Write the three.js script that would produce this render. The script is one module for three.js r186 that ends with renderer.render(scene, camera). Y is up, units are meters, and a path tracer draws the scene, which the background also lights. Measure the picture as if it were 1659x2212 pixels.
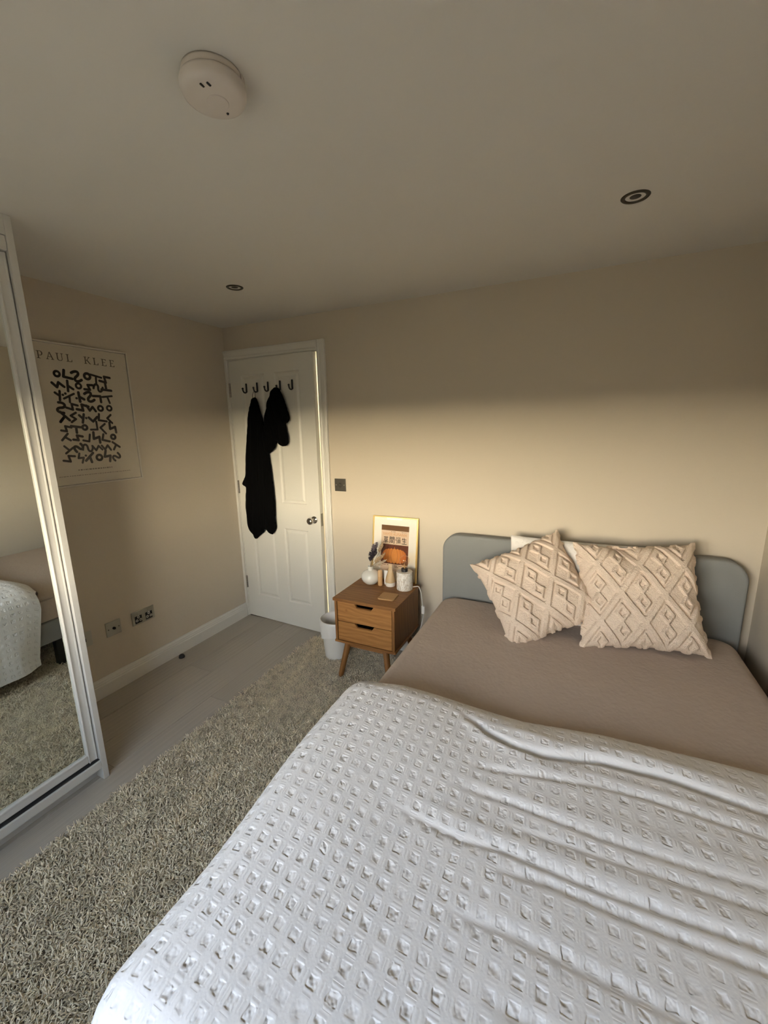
import * as THREE from 'three';
import { RoundedBoxGeometry } from 'three/addons/geometries/RoundedBoxGeometry.js';
import { mergeGeometries, mergeVertices, toCreasedNormals } from 'three/addons/utils/BufferGeometryUtils.js';

// ------------------------------------------------------------------ camera, sky, exposure
const scene = new THREE.Scene();
const camera = new THREE.PerspectiveCamera(2 * Math.atan(1106 / 890.96) * 180 / Math.PI, 1659 / 2212, 0.05, 60);
camera.rotation.order = 'YXZ';
camera.position.set(2.4008, 1.4946, 2.3826);
camera.rotation.set(-0.2021, 0.4447, -0.0187);

const renderer = new THREE.WebGLRenderer({ antialias: true });
renderer.toneMapping = THREE.LinearToneMapping;
renderer.toneMappingExposure = 1.0;
renderer.shadowMap.enabled = true;

// dusk sky: warm horizon, brightest where the sun went down (off to the window's right), dimmer blue overhead; dark ground below
{
  const w = 256, h = 512, d = new Float32Array(w * h * 4);
  for (let j = 0; j < h; j++) {
    const el = ((j + 0.5) / h - 0.5) * 180, k = Math.exp(-Math.max(el, 0) / 8.5), m = Math.exp(-Math.max(el, 0) / 50);
    for (let i = 0; i < w; i++) {
      const az = 90 - ((i + 0.5) / w - 0.5) * 360, da = ((az - 16 + 540) % 360) - 180, q = k * (0.5 + 0.9 * Math.exp(-(da * da) / (2 * 28 * 28)));
      d.set(el > 0 ? [62 * q + 13 * m + 2, 46.5 * q + 15.6 * m + 2.6, 23 * q + 19.6 * m + 3.8, 1] : [2.4, 2.1, 1.6, 1], (j * w + i) * 4);
    }
  }
  const t = new THREE.DataTexture(d, w, h, THREE.RGBAFormat, THREE.FloatType);
  t.mapping = THREE.EquirectangularReflectionMapping; t.magFilter = t.minFilter = THREE.LinearFilter; t.needsUpdate = true;
  scene.background = t;
}

// ------------------------------------------------------------------ helpers
const W = 3.19, H = 2.216, ZF = 3.0, PI = Math.PI;      // room width, ceiling height, inner face of the window wall
let seed = 7;
const rnd = () => { seed = (seed * 1664525 + 1013904223) >>> 0; return seed / 4294967296; };
const rr = (a, b) => a + (b - a) * rnd();
const clamp = (x, a = 0, b = 1) => Math.min(b, Math.max(a, x));
const sstep = (a, b, x) => { const t = clamp((x - a) / (b - a)); return t * t * (3 - 2 * t); };
const hash = (x, y, s = 0) => { let h = (x * 374761393 + y * 668265263 + s * 2147483647 + 1013) | 0; h = Math.imul(h ^ (h >>> 13), 1274126177); h ^= h >>> 16; return (h >>> 0) / 4294967296; };
// value noise that repeats every p cells
function vnoise(x, y, p = 1 << 20, s = 0) {
  const xi = Math.floor(x), yi = Math.floor(y), fx = x - xi, fy = y - yi, m = (a) => ((a % p) + p) % p;
  const ux = fx * fx * (3 - 2 * fx), uy = fy * fy * (3 - 2 * fy);
  const a = hash(m(xi), m(yi), s), b = hash(m(xi + 1), m(yi), s), c = hash(m(xi), m(yi + 1), s), d = hash(m(xi + 1), m(yi + 1), s);
  return a + (b - a) * ux + (c - a) * uy + (a - b - c + d) * ux * uy;
}
function fbm(x, y, p, oct = 4, s = 0) { let v = 0, a = 0.5, q = p; for (let i = 0; i < oct; i++) { v += a * vnoise(x, y, q, s + i); x *= 2; y *= 2; q *= 2; a *= 0.5; } return v / (1 - Math.pow(0.5, oct)); }

function dataTex(n, m, fn, srgb, metresU, metresV) {
  const d = new Uint8Array(n * m * 4);
  for (let j = 0; j < m; j++) for (let i = 0; i < n; i++) {
    const c = fn((i + 0.5) / n, (j + 0.5) / m), o = (j * n + i) * 4;
    const [r, g, b] = typeof c === 'number' ? [c, c, c] : c;
    d[o] = clamp(r) * 255; d[o + 1] = clamp(g) * 255; d[o + 2] = clamp(b) * 255; d[o + 3] = 255;
  }
  const t = new THREE.DataTexture(d, n, m);
  t.wrapS = t.wrapT = THREE.RepeatWrapping; t.magFilter = THREE.LinearFilter; t.minFilter = THREE.LinearMipmapLinearFilter; t.generateMipmaps = true;
  if (srgb) t.colorSpace = THREE.SRGBColorSpace;
  if (metresU) t.repeat.set(1 / metresU, 1 / (metresV || metresU));
  t.needsUpdate = true;
  return t;
}
const lin2s = (x) => x <= 0.0031308 ? 12.92 * x : 1.055 * Math.pow(x, 1 / 2.4) - 0.055;
const rgb = (r, g, b) => new THREE.Color().setRGB(r, g, b);
const S = (o) => new THREE.MeshStandardMaterial(o);
const P = (o) => new THREE.MeshPhysicalMaterial(o);

const used = {};
function numbered(n) { if (!(n in used)) { used[n] = 0; return n; } used[n]++; return n + '_' + String(used[n]).padStart(3, '0'); }
function shade(o) { o.traverse((c) => { if (c.isMesh) { c.castShadow = true; c.receiveShadow = true; } }); return o; }
function tag(o, label, category, group, kind) {
  if (label) o.userData.label = label;
  if (category) o.userData.category = category;
  if (group) o.userData.group = group;
  if (kind) o.userData.kind = kind;
  return o;
}
function obj(name, geo, mat, parent = scene) {
  const g = Array.isArray(geo) ? merge(geo) : geo;
  const m = new THREE.Mesh(g, mat);
  m.name = parent === scene ? numbered(name) : name;
  m.castShadow = m.receiveShadow = true;
  parent.add(m);
  return m;
}
function struct(name, geo, mat, label) { const m = obj(name, geo, mat); m.userData.kind = 'structure'; if (label) m.userData.label = label; return m; }
function thing(name, label, category, [x, y, z] = [0, 0, 0], turn = 0, group) {
  const o = new THREE.Group(); o.name = numbered(name); o.position.set(x, y, z); o.rotation.y = turn; scene.add(o);
  return tag(o, label, category, group);
}
function merge(list) {
  const l = list.map((g) => { const q = g.index ? g.toNonIndexed() : g; for (const k of Object.keys(q.attributes)) if (!['position', 'normal', 'uv'].includes(k)) q.deleteAttribute(k); return q; });
  return l.length > 1 ? mergeGeometries(l) : l[0];
}
// uv in metres from the dominant normal
function boxUV(g, along) {
  const p = g.attributes.position, n = g.attributes.normal, uv = new Float32Array(p.count * 2);
  for (let i = 0; i < p.count; i++) {
    const x = p.getX(i), y = p.getY(i), z = p.getZ(i), a = Math.abs(n.getX(i)), b = Math.abs(n.getY(i)), c = Math.abs(n.getZ(i));
    let u, v;
    if (b >= a && b >= c) { u = x; v = z; } else if (a >= c) { u = z; v = y; } else { u = x; v = y; }
    if (along === 'v') [u, v] = [v, u];
    uv[2 * i] = u; uv[2 * i + 1] = v;
  }
  g.setAttribute('uv', new THREE.BufferAttribute(uv, 2));
  return g;
}
// box from corner to corner, with optionally rounded edges
function bx(x0, x1, y0, y1, z0, z1, r = 0, along) {
  const w = x1 - x0, h = y1 - y0, d = z1 - z0;
  const g = r ? new RoundedBoxGeometry(w, h, d, 2, Math.min(r, w / 2.01, h / 2.01, d / 2.01)) : new THREE.BoxGeometry(w, h, d);
  g.translate((x0 + x1) / 2, (y0 + y1) / 2, (z0 + z1) / 2);
  return boxUV(g.index ? g.toNonIndexed() : g, along);
}
const cyl = (r0, r1, h, n = 24) => new THREE.CylinderGeometry(r1, r0, h, n).translate(0, h / 2, 0);
const lathe = (pts, n = 40) => new THREE.LatheGeometry(pts.map(([x, y]) => new THREE.Vector2(x, y)), n);
function tube(pts, r, n = 40, k = 8, closed = false) { return new THREE.TubeGeometry(new THREE.CatmullRomCurve3(pts.map((q) => new THREE.Vector3(...q)), closed, 'centripetal'), n, r, k, closed); }
function extr(shape, depth, bev = 0, seg = 3, curve = 24) {
  return new THREE.ExtrudeGeometry(shape, { depth, bevelEnabled: bev > 0, bevelThickness: bev, bevelSize: bev, bevelOffset: -bev, bevelSegments: seg, curveSegments: curve });
}
// rounded edges shade smoothly while the flat faces stay flat
function soft(g, angle) {
  const f = g.index ? g.toNonIndexed() : g, p = f.attributes.position, out = toCreasedNormals(f, angle), n = out.attributes.normal, a = new THREE.Vector3(), b = new THREE.Vector3(), c = new THREE.Vector3();
  for (let i = 0; i < p.count; i += 3) {
    a.fromBufferAttribute(p, i); b.fromBufferAttribute(p, i + 1).sub(a); c.fromBufferAttribute(p, i + 2).sub(a); b.cross(c);
    const area = b.length(); if (area < 1e-12) continue; b.divideScalar(area);
    if (Math.max(Math.abs(b.x), Math.abs(b.y), Math.abs(b.z)) > 0.9999) for (let k = 0; k < 3; k++) n.setXYZ(i + k, b.x, b.y, b.z);
  }
  return out;
}
const poly = (pts) => { const s = new THREE.Shape(); pts.forEach(([x, y], i) => i ? s.lineTo(x, y) : s.moveTo(x, y)); s.closePath(); return s; };
function rrect(x0, x1, y0, y1, r, s = new THREE.Shape()) {
  s.moveTo(x0 + r, y0); s.lineTo(x1 - r, y0); s.absarc(x1 - r, y0 + r, r, -PI / 2, 0); s.lineTo(x1, y1 - r); s.absarc(x1 - r, y1 - r, r, 0, PI / 2);
  s.lineTo(x0 + r, y1); s.absarc(x0 + r, y1 - r, r, PI / 2, PI); s.lineTo(x0, y0 + r); s.absarc(x0 + r, y0 + r, r, PI, 1.5 * PI);
  return s;
}
// grid surface: fn(u, v) -> [x, y, z]; uvf(u, v) -> [s, t]
function grid(nu, nv, fn, uvf, flip) {
  const pos = new Float32Array((nu + 1) * (nv + 1) * 3), uv = new Float32Array((nu + 1) * (nv + 1) * 2), idx = [];
  for (let j = 0; j <= nv; j++) for (let i = 0; i <= nu; i++) {
    const o = j * (nu + 1) + i, q = fn(i / nu, j / nv), t = uvf ? uvf(i / nu, j / nv) : [i / nu, j / nv];
    pos.set(q, o * 3); uv.set(t, o * 2);
    if (i < nu && j < nv) { const a = o, b = o + 1, c = o + nu + 1, d = c + 1; flip ? idx.push(a, c, b, b, c, d) : idx.push(a, b, c, b, d, c); }
  }
  const g = new THREE.BufferGeometry();
  g.setAttribute('position', new THREE.BufferAttribute(pos, 3)); g.setAttribute('uv', new THREE.BufferAttribute(uv, 2)); g.setIndex(idx);
  g.computeVertexNormals();
  return g;
}

// ------------------------------------------------------------------ materials
const paintBump = dataTex(256, 256, (u, v) => 0.5 + 0.5 * (fbm(u * 40, v * 40, 40, 3, 3) - 0.5) + 0.3 * (fbm(u * 6, v * 6, 6, 2, 9) - 0.5), false, 0.5);
const wallMat = S({ color: rgb(0.57, 0.505, 0.40), roughness: 0.92, bumpMap: paintBump, bumpScale: 0.0006 });
const ceilMat = S({ color: rgb(0.66, 0.64, 0.595), roughness: 0.95, bumpMap: paintBump, bumpScale: 0.0006 });
const glossWhite = S({ color: rgb(0.69, 0.675, 0.61), roughness: 0.38 });
const trimWhite = S({ color: rgb(0.69, 0.675, 0.615), roughness: 0.4 });
const plasticWhite = S({ color: rgb(0.78, 0.77, 0.74), roughness: 0.4 });
const blackPlastic = S({ color: rgb(0.012, 0.012, 0.013), roughness: 0.5 });
const chrome = S({ color: rgb(0.62, 0.6, 0.57), metalness: 1, roughness: 0.12 });
const steel = S({ color: rgb(0.36, 0.35, 0.31), metalness: 1, roughness: 0.38 });
const nickel = S({ color: rgb(0.09, 0.085, 0.07), metalness: 1, roughness: 0.45 });
const aluWhite = S({ color: rgb(0.58, 0.57, 0.53), roughness: 0.35 });

function woodTex(base, dark, metU, metV, s, knots) {
  return dataTex(512, 256, (u, v) => {
    const warp = fbm(u * 3, v * 3, 3, 3, s) * 0.9, g = fbm(u * 4, v * 40 + warp * 6, 40, 4, s + 11), r = 0.5 + 0.5 * Math.sin((v * 9 + warp * 2.2 + fbm(u * 2, v * 6, 2, 2, s + 5)) * 2 * PI);
    let t = 0.55 * g + 0.28 * r + 0.17 * fbm(u * 16, v * 160, 16, 2, s + 23);
    if (knots) { const dx = (u - 0.12) * 2.2, dy = (v - 0.3) * 1.1, k = Math.exp(-(dx * dx + dy * dy) * 900); t = t * (1 - k) + k * 0.02; }
    t = clamp((t - 0.25) * 1.5);
    return [0, 1, 2].map((c) => lin2s(dark[c] + (base[c] - dark[c]) * t));
  }, true, metU, metV);
}
const teakA = woodTex([0.31, 0.145, 0.04], [0.185, 0.075, 0.018], 0.6, 0.3, 31, false);
const teakB = woodTex([0.46, 0.225, 0.066], [0.27, 0.115, 0.03], 0.5, 0.24, 57, true);
const teak = S({ map: teakA, roughness: 0.5 });
const teakFront = S({ map: teakB, roughness: 0.48 });

// ------------------------------------------------------------------ room shell
const T = 0.14;
struct('ceiling', bx(-T, W + T, H, H + T, -T, ZF + T), ceilMat, 'plain matt white ceiling');
const floor = struct('floor', bx(-T, W + T, -0.14, -0.012, -T, ZF + T), S({ color: rgb(0.05, 0.045, 0.04), roughness: 0.9 }), 'grey wood-effect laminate floor');
const OX0 = 0.0, OX1 = 0.83, OY = 2.02;                 // doorway in the back wall
struct('wall_back', [bx(OX1, W + T, 0, H, -T, 0), bx(-T, OX1, OY, H, -T, 0)], wallMat, 'beige painted wall with the door and the bed head');
struct('wall_left', bx(-T, 0, 0, H, -T, ZF + T), wallMat, 'beige painted wall with the poster');
struct('wall_right', bx(W, W + T, 0, H, -T, ZF + T), wallMat, 'beige painted wall along the bed');
const WX0 = 0.95, WX1 = 2.3, WY0 = 0.88, WY1 = 1.7;    // window opening behind the photographer
struct('wall_front', [bx(-T, WX0, 0, H, ZF, ZF + T), bx(WX1, W + T, 0, H, ZF, ZF + T), bx(WX0, WX1, 0, WY0, ZF, ZF + T), bx(WX0, WX1, WY1, H, ZF, ZF + T)], wallMat, 'beige painted wall with the window');

// floor planks
{
  const bases = [[0.42, 0.385, 0.325], [0.405, 0.37, 0.31], [0.435, 0.40, 0.34]];
  const mats = bases.map((b, k) => S({ roughness: 0.5, map: dataTex(256, 512, (u, v) => {
    const t = 0.6 * fbm(u * 18, v * 3, 3, 4, 70 + k) + 0.4 * fbm(u * 60, v * 6, 6, 2, 90 + k), q = 0.8 + 0.36 * t;
    return b.map((c) => lin2s(c * q));
  }, true, 0.2, 1.3) }));
  const w = 0.192, len = 1.285;
  let n = 0;
  for (let i = 0; i * w < W; i++) {
    let z = -((i * 0.43) % 1) * len;
    while (z < ZF) {
      const z0 = Math.max(0, z), z1 = Math.min(ZF, z + len), x0 = i * w, x1 = Math.min(W, x0 + w);
      if (z1 - z0 > 0.02) obj('plank', bx(x0 + 0.0006, x1 - 0.0006, -0.012, 0, z0 + 0.0006, z1 - 0.0006, 0.0016), mats[(n * 7 + i) % 3], floor);
      z += len; n++;
    }
  }
}

// hallway beyond the door, lit by its own lamp
{
  const hw = S({ color: rgb(0.7, 0.66, 0.56), roughness: 0.9 });
  struct('wall_hall', [bx(-0.6, 1.6, 0, H, -1.5, -1.4), bx(-0.7, -0.6, 0, H, -1.5, -T), bx(1.6, 1.7, 0, H, -1.5, -T), bx(-0.6, 1.6, H, H + 0.1, -1.5, -T), bx(-0.6, 1.6, -0.1, 0, -1.5, -T), bx(-0.6, -T, 0, H, -T, -T + 0.02)], hw, 'pale hallway walls behind the door');
  const l = thing('hall_lamp', 'small round lit lamp on the hallway ceiling behind the door', 'lamp', [0.65, H - 0.06, -0.75]);
  obj('globe', new THREE.SphereGeometry(0.06, 20, 12), S({ color: rgb(0.9, 0.88, 0.8), emissive: rgb(1, 0.85, 0.6), emissiveIntensity: 8 }), l);
  const pl = new THREE.PointLight(new THREE.Color().setRGB(1, 0.85, 0.62), 9, 0, 2); pl.position.set(0, -0.07, 0); pl.castShadow = true; pl.name = 'hall_light'; l.add(pl);
}

// skirting boards
const skirtProfile = (s) => poly([[0, 0], [0.018 * s, 0], [0.018 * s, 0.072], [0.014 * s, 0.078], [0.0145 * s, 0.084], [0.012 * s, 0.09], [0.0115 * s, 0.098], [0.007 * s, 0.106], [0.006 * s, 0.112], [0, 0.112]]);
{
  const left = extr(skirtProfile(1), ZF - 0.019);       // profile in xy, runs along z
  left.translate(0, 0, 0.019);
  struct('baseboard_left', toCreasedNormals(left, 0.3), trimWhite, 'white moulded skirting board under the poster');
  const back = extr(skirtProfile(1), W - 0.8695); back.rotateY(-PI / 2).scale(-1, 1, 1); // runs along x
  const ix = back.attributes.position; for (let i = 0; i < ix.count; i += 3) { for (const k of ['position', 'normal', 'uv']) { const a = back.attributes[k], n = a.itemSize; for (let c = 0; c < n; c++) { const t = a.array[(i + 1) * n + c]; a.array[(i + 1) * n + c] = a.array[(i + 2) * n + c]; a.array[(i + 2) * n + c] = t; } } }
  back.translate(0.8695, 0, 0); back.computeVertexNormals();
  struct('baseboard_back', toCreasedNormals(back, 0.3), trimWhite, 'white moulded skirting board behind the bedside table');
  struct('baseboard_right', bx(W - 0.018, W, 0, 0.112, 0.02, ZF, 0.003), trimWhite, 'white skirting board beside the bed');
}

// ------------------------------------------------------------------ window behind the photographer
{
  const o = new THREE.Group(); o.name = 'window_1'; o.userData = { kind: 'structure', label: 'white casement window with two panes' }; scene.add(o);
  const z0 = ZF + 0.05, z1 = ZF + 0.11, mx = (WX0 + WX1) / 2, f = 0.055;
  obj('window_frame', [bx(WX0, WX1, WY0, WY0 + f, z0, z1, 0.006), bx(WX0, WX1, WY1 - f, WY1, z0, z1, 0.006), bx(WX0, WX0 + f, WY0 + f, WY1 - f, z0, z1, 0.006), bx(WX1 - f, WX1, WY0 + f, WY1 - f, z0, z1, 0.006), bx(mx - 0.035, mx + 0.035, WY0 + f, WY1 - f, z0, z1, 0.006)], plasticWhite, o);
  const glass = P({ color: rgb(0.97, 0.98, 0.97), transmission: 1, roughness: 0, thickness: 0, ior: 1.5 });
  for (const [a, b] of [[WX0 + f, mx - 0.035], [mx + 0.035, WX1 - f]]) obj('pane', new THREE.PlaneGeometry(b - a, WY1 - WY0 - 2 * f).rotateY(PI).translate((a + b) / 2, (WY0 + WY1) / 2, (z0 + z1) / 2), glass, o);
  obj('window_sill', bx(WX0 - 0.05, WX1 + 0.05, WY0 - 0.03, WY0, ZF - 0.06, z0, 0.006), glossWhite, o);
  shade(o);
}

// ------------------------------------------------------------------ door
{
  const lin = [bx(0.0, 0.0245, 0, 2.0, -T, 0), bx(0.7985, OX1, 0, 2.02, -T, 0), bx(0, 0.8, 1.9875, 2.02, -T, 0)];
  // architrave: profile (distance from the opening, thickness), swept along right side and top
  const prof = [[0, 0], [0, 0.011], [0.006, 0.014], [0.014, 0.014], [0.02, 0.0115], [0.03, 0.0135], [0.046, 0.018], [0.058, 0.018], [0.0625, 0.015], [0.0625, 0]];
  const casing = (len) => extr(poly(prof), len);
  const right = casing(2.0575).rotateX(-PI / 2).scale(1, 1, -1);
  const fix = (g) => { for (const k of ['position', 'normal', 'uv']) { const a = g.attributes[k], n = a.itemSize; for (let i = 0; i < a.count; i += 3) for (let c = 0; c < n; c++) { const t = a.array[(i + 1) * n + c]; a.array[(i + 1) * n + c] = a.array[(i + 2) * n + c]; a.array[(i + 2) * n + c] = t; } } g.computeVertexNormals(); return g; };
  const rightG = toCreasedNormals(fix(right.translate(0.8055, 0, 0)), 0.25);
  const top = casing(0.8055); // profile x -> y, y -> z, z -> x
  { const p = top.attributes.position; for (let i = 0; i < p.count; i++) { const [a, b, c] = [p.getX(i), p.getY(i), p.getZ(i)]; p.setXYZ(i, c, a, b); } top.computeVertexNormals(); }
  const topG = toCreasedNormals(top.translate(0, 1.995, 0), 0.25);
  const t1 = new THREE.Group(); t1.name = 'trim_1'; t1.userData = { kind: 'structure', label: 'white moulded door casing' }; scene.add(t1);
  obj('lining', lin, trimWhite, t1);
  obj('architrave', rightG, trimWhite, t1);
  obj('architrave', topG, trimWhite, t1);
  obj('architrave', bx(0, 0.0195, 0, 1.995, 0, 0.014, 0.002), trimWhite, t1);

  const d = new THREE.Group(); d.name = 'door_1'; d.userData = { kind: 'structure', label: 'white four-panel door standing slightly ajar' }; d.position.set(0.0275, 0.008, 0); d.rotation.y = -0.0485; scene.add(d);
  const w = 0.7635, h = 1.977, xs = [[0.113, 0.336], [0.427, 0.65]], ys = [[0.19, 0.77], [0.96, 1.872]];
  const zt = -0.0385;                                   // stiles, rails and the middle mullion of the leaf
  obj('leaf', [bx(0, xs[0][0], 0, h, zt, 0), bx(xs[1][1], w, 0, h, zt, 0), bx(xs[0][0], xs[1][1], 0, ys[0][0], zt, 0), bx(xs[0][0], xs[1][1], ys[0][1], ys[1][0], zt, 0), bx(xs[0][0], xs[1][1], ys[1][1], h, zt, 0), bx(xs[0][1], xs[1][0], ys[0][0], ys[0][1], zt, 0), bx(xs[0][1], xs[1][0], ys[1][0], ys[1][1], zt, 0)], glossWhite, d);
  // moulded panel: concentric rings from the frame down into the groove and up on to the field
  const rings = [[0, -0.001], [0.003, -0.004], [0.007, -0.0085], [0.012, -0.0095], [0.019, -0.0085], [0.028, -0.0045], [0.034, -0.003], [0.036, -0.003]];
  for (const [a, b] of xs) for (const [c, e] of ys) {
    const pos = [], idx = [];
    rings.forEach(([o, z]) => pos.push(a + o, c + o, z, b - o, c + o, z, b - o, e - o, z, a + o, e - o, z));
    for (let k = 0; k + 1 < rings.length; k++) for (let i = 0; i < 4; i++) { const p = k * 4 + i, q = k * 4 + (i + 1) % 4; idx.push(p, q, p + 4, q, q + 4, p + 4); }
    const L = (rings.length - 1) * 4; idx.push(L, L + 1, L + 2, L, L + 2, L + 3);
    let g = new THREE.BufferGeometry(); g.setAttribute('position', new THREE.Float32BufferAttribute(pos, 3)); g.setIndex(idx); g = g.toNonIndexed(); g.computeVertexNormals(); boxUV(g);
    obj('door_panel', [g, bx(a, b, c, e, -0.035, -0.012)], glossWhite, d);
  }
  for (const y of [1.775, 1.058, 0.285]) {
    const hg = [bx(-0.006, 0.006, y - 0.05, y + 0.05, -0.001, 0.0015), bx(-0.022, -0.006, y - 0.05, y + 0.05, -0.001, 0.001)];
    for (let k = 0; k < 5; k++) hg.push(cyl(0.0052, 0.0052, 0.0185, 12).translate(-0.003, y - 0.05 + k * 0.0205, 0.004));
    obj('hinge', hg, chrome, d);
  }
  const knob = obj('door_knob', lathe([[0.0001, 0], [0.026, 0], [0.026, 0.003], [0.022, 0.006], [0.0105, 0.009], [0.0095, 0.022], [0.013, 0.03], [0.0215, 0.037], [0.0255, 0.047], [0.0245, 0.056], [0.018, 0.0635], [0.008, 0.066], [0.0001, 0.0663]], 40).rotateX(PI / 2).translate(0.711, 0.858, 0), chrome, d);
  knob.userData.label = 'round chrome door knob';
  obj('latch_plate', bx(w, w + 0.001, 0.815, 0.905, -0.03, -0.008), steel, d);
  shade(d); shade(t1);
}

// coat hooks on the door (door plane turned by the ajar angle)
const DA = 0.0485;
const onDoor = (x, y, z = 0) => [0.0275 + x * Math.cos(DA) - z * Math.sin(DA), 0.008 + y, x * Math.sin(DA) + z * Math.cos(DA)];
{
  const names = ['black metal coat hook beside the hinges, nothing on it', 'black metal coat hook holding the long robe by its loop', 'empty black metal coat hook between the two black garments', 'black metal coat hook holding the short black top', 'black metal coat hook on the knob side of the door, nothing on it'];
  [0.166, 0.27, 0.372, 0.482, 0.589].forEach((x, i) => {
    const h = thing('coat_hook', names[i], 'hook', onDoor(x, 1.78), -DA, 'coat hooks on the door');
    obj('back_bar', bx(-0.0065, 0.0065, -0.03, 0.034, -0.0085, 0, 0.006).translate(0, 0, 0.009), blackPlastic, h);
    obj('arm', tube([[0, -0.024, 0.005], [0, -0.031, 0.014], [0, -0.03, 0.028], [0, -0.02, 0.037], [0, -0.006, 0.04]], 0.0052, 24, 10), blackPlastic, h);
    obj('tip', new THREE.SphereGeometry(0.0075, 14, 10).translate(0, -0.004, 0.04), blackPlastic, h);
  });
}

// ------------------------------------------------------------------ black garments: a puffed cloth body inside its outline
function garment(outline, step, thick, fold, back) {
  const n = outline.length, x0 = Math.min(...outline.map((q) => q[0])), x1 = Math.max(...outline.map((q) => q[0])), y0 = Math.min(...outline.map((q) => q[1])), y1 = Math.max(...outline.map((q) => q[1]));
  const inside = (x, y) => { let c = false; for (let i = 0, j = n - 1; i < n; j = i++) { const [a, b] = outline[i], [e, f] = outline[j]; if ((b > y) !== (f > y) && x < (e - a) * (y - b) / (f - b) + a) c = !c; } return c; };
  const near = (x, y) => { let best = [0, 0, 1e9]; for (let i = 0, j = n - 1; i < n; j = i++) { const [a, b] = outline[j], [e, f] = outline[i], l = (e - a) ** 2 + (f - b) ** 2, t = clamp(((x - a) * (e - a) + (y - b) * (f - b)) / l), px = a + t * (e - a), py = b + t * (f - b), d = Math.hypot(x - px, y - py); if (d < best[2]) best = [px, py, d]; } return best; };
  const nx = Math.ceil((x1 - x0) / step) + 2, ny = Math.ceil((y1 - y0) / step) + 2, id = new Map(), pos = [], idx = [];
  const vert = [];
  for (let j = 0; j <= ny; j++) for (let i = 0; i <= nx; i++) {
    const x = x0 + (i - 1) * step, y = y0 + (j - 1) * step, q = near(x, y);
    if (inside(x, y)) vert.push([x, y, q[2]]); else if (q[2] < step * 0.9) vert.push([q[0], q[1], 0]); else vert.push(null);
  }
  const at = (k, side) => { const key = k * 2 + (vert[k][2] === 0 ? 0 : side); if (!id.has(key)) { const [x, y, d] = vert[k], e = Math.sqrt(1 - (1 - clamp(d / 0.05)) ** 2), z = side || d === 0 ? 1 : 0; id.set(key, pos.length / 3); pos.push(x, y, d === 0 ? back + thick * 0.4 : side ? back + thick * 0.4 + e * (thick * 0.6 + fold(x, y)) : back + thick * 0.4 * (1 - e)); } return id.get(key); };
  for (let j = 0; j < ny; j++) for (let i = 0; i < nx; i++) {
    const a = j * (nx + 1) + i, b = a + 1, c = a + nx + 1, e = c + 1;
    if (!(vert[a] && vert[b] && vert[c] && vert[e])) continue;
    for (const s of [1, 0]) { const [p, q, r, t] = [at(a, s), at(b, s), at(c, s), at(e, s)]; if (s) idx.push(p, q, r, q, t, r); else idx.push(p, r, q, q, r, t); }
  }
  const g = new THREE.BufferGeometry(); g.setAttribute('position', new THREE.Float32BufferAttribute(pos, 3)); g.setIndex(idx); g.computeVertexNormals();
  const uv = new Float32Array(pos.length / 3 * 2); for (let i = 0; i < uv.length / 2; i++) { uv[2 * i] = pos[3 * i]; uv[2 * i + 1] = pos[3 * i + 1]; } g.setAttribute('uv', new THREE.BufferAttribute(uv, 2));
  return g;
}
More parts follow.
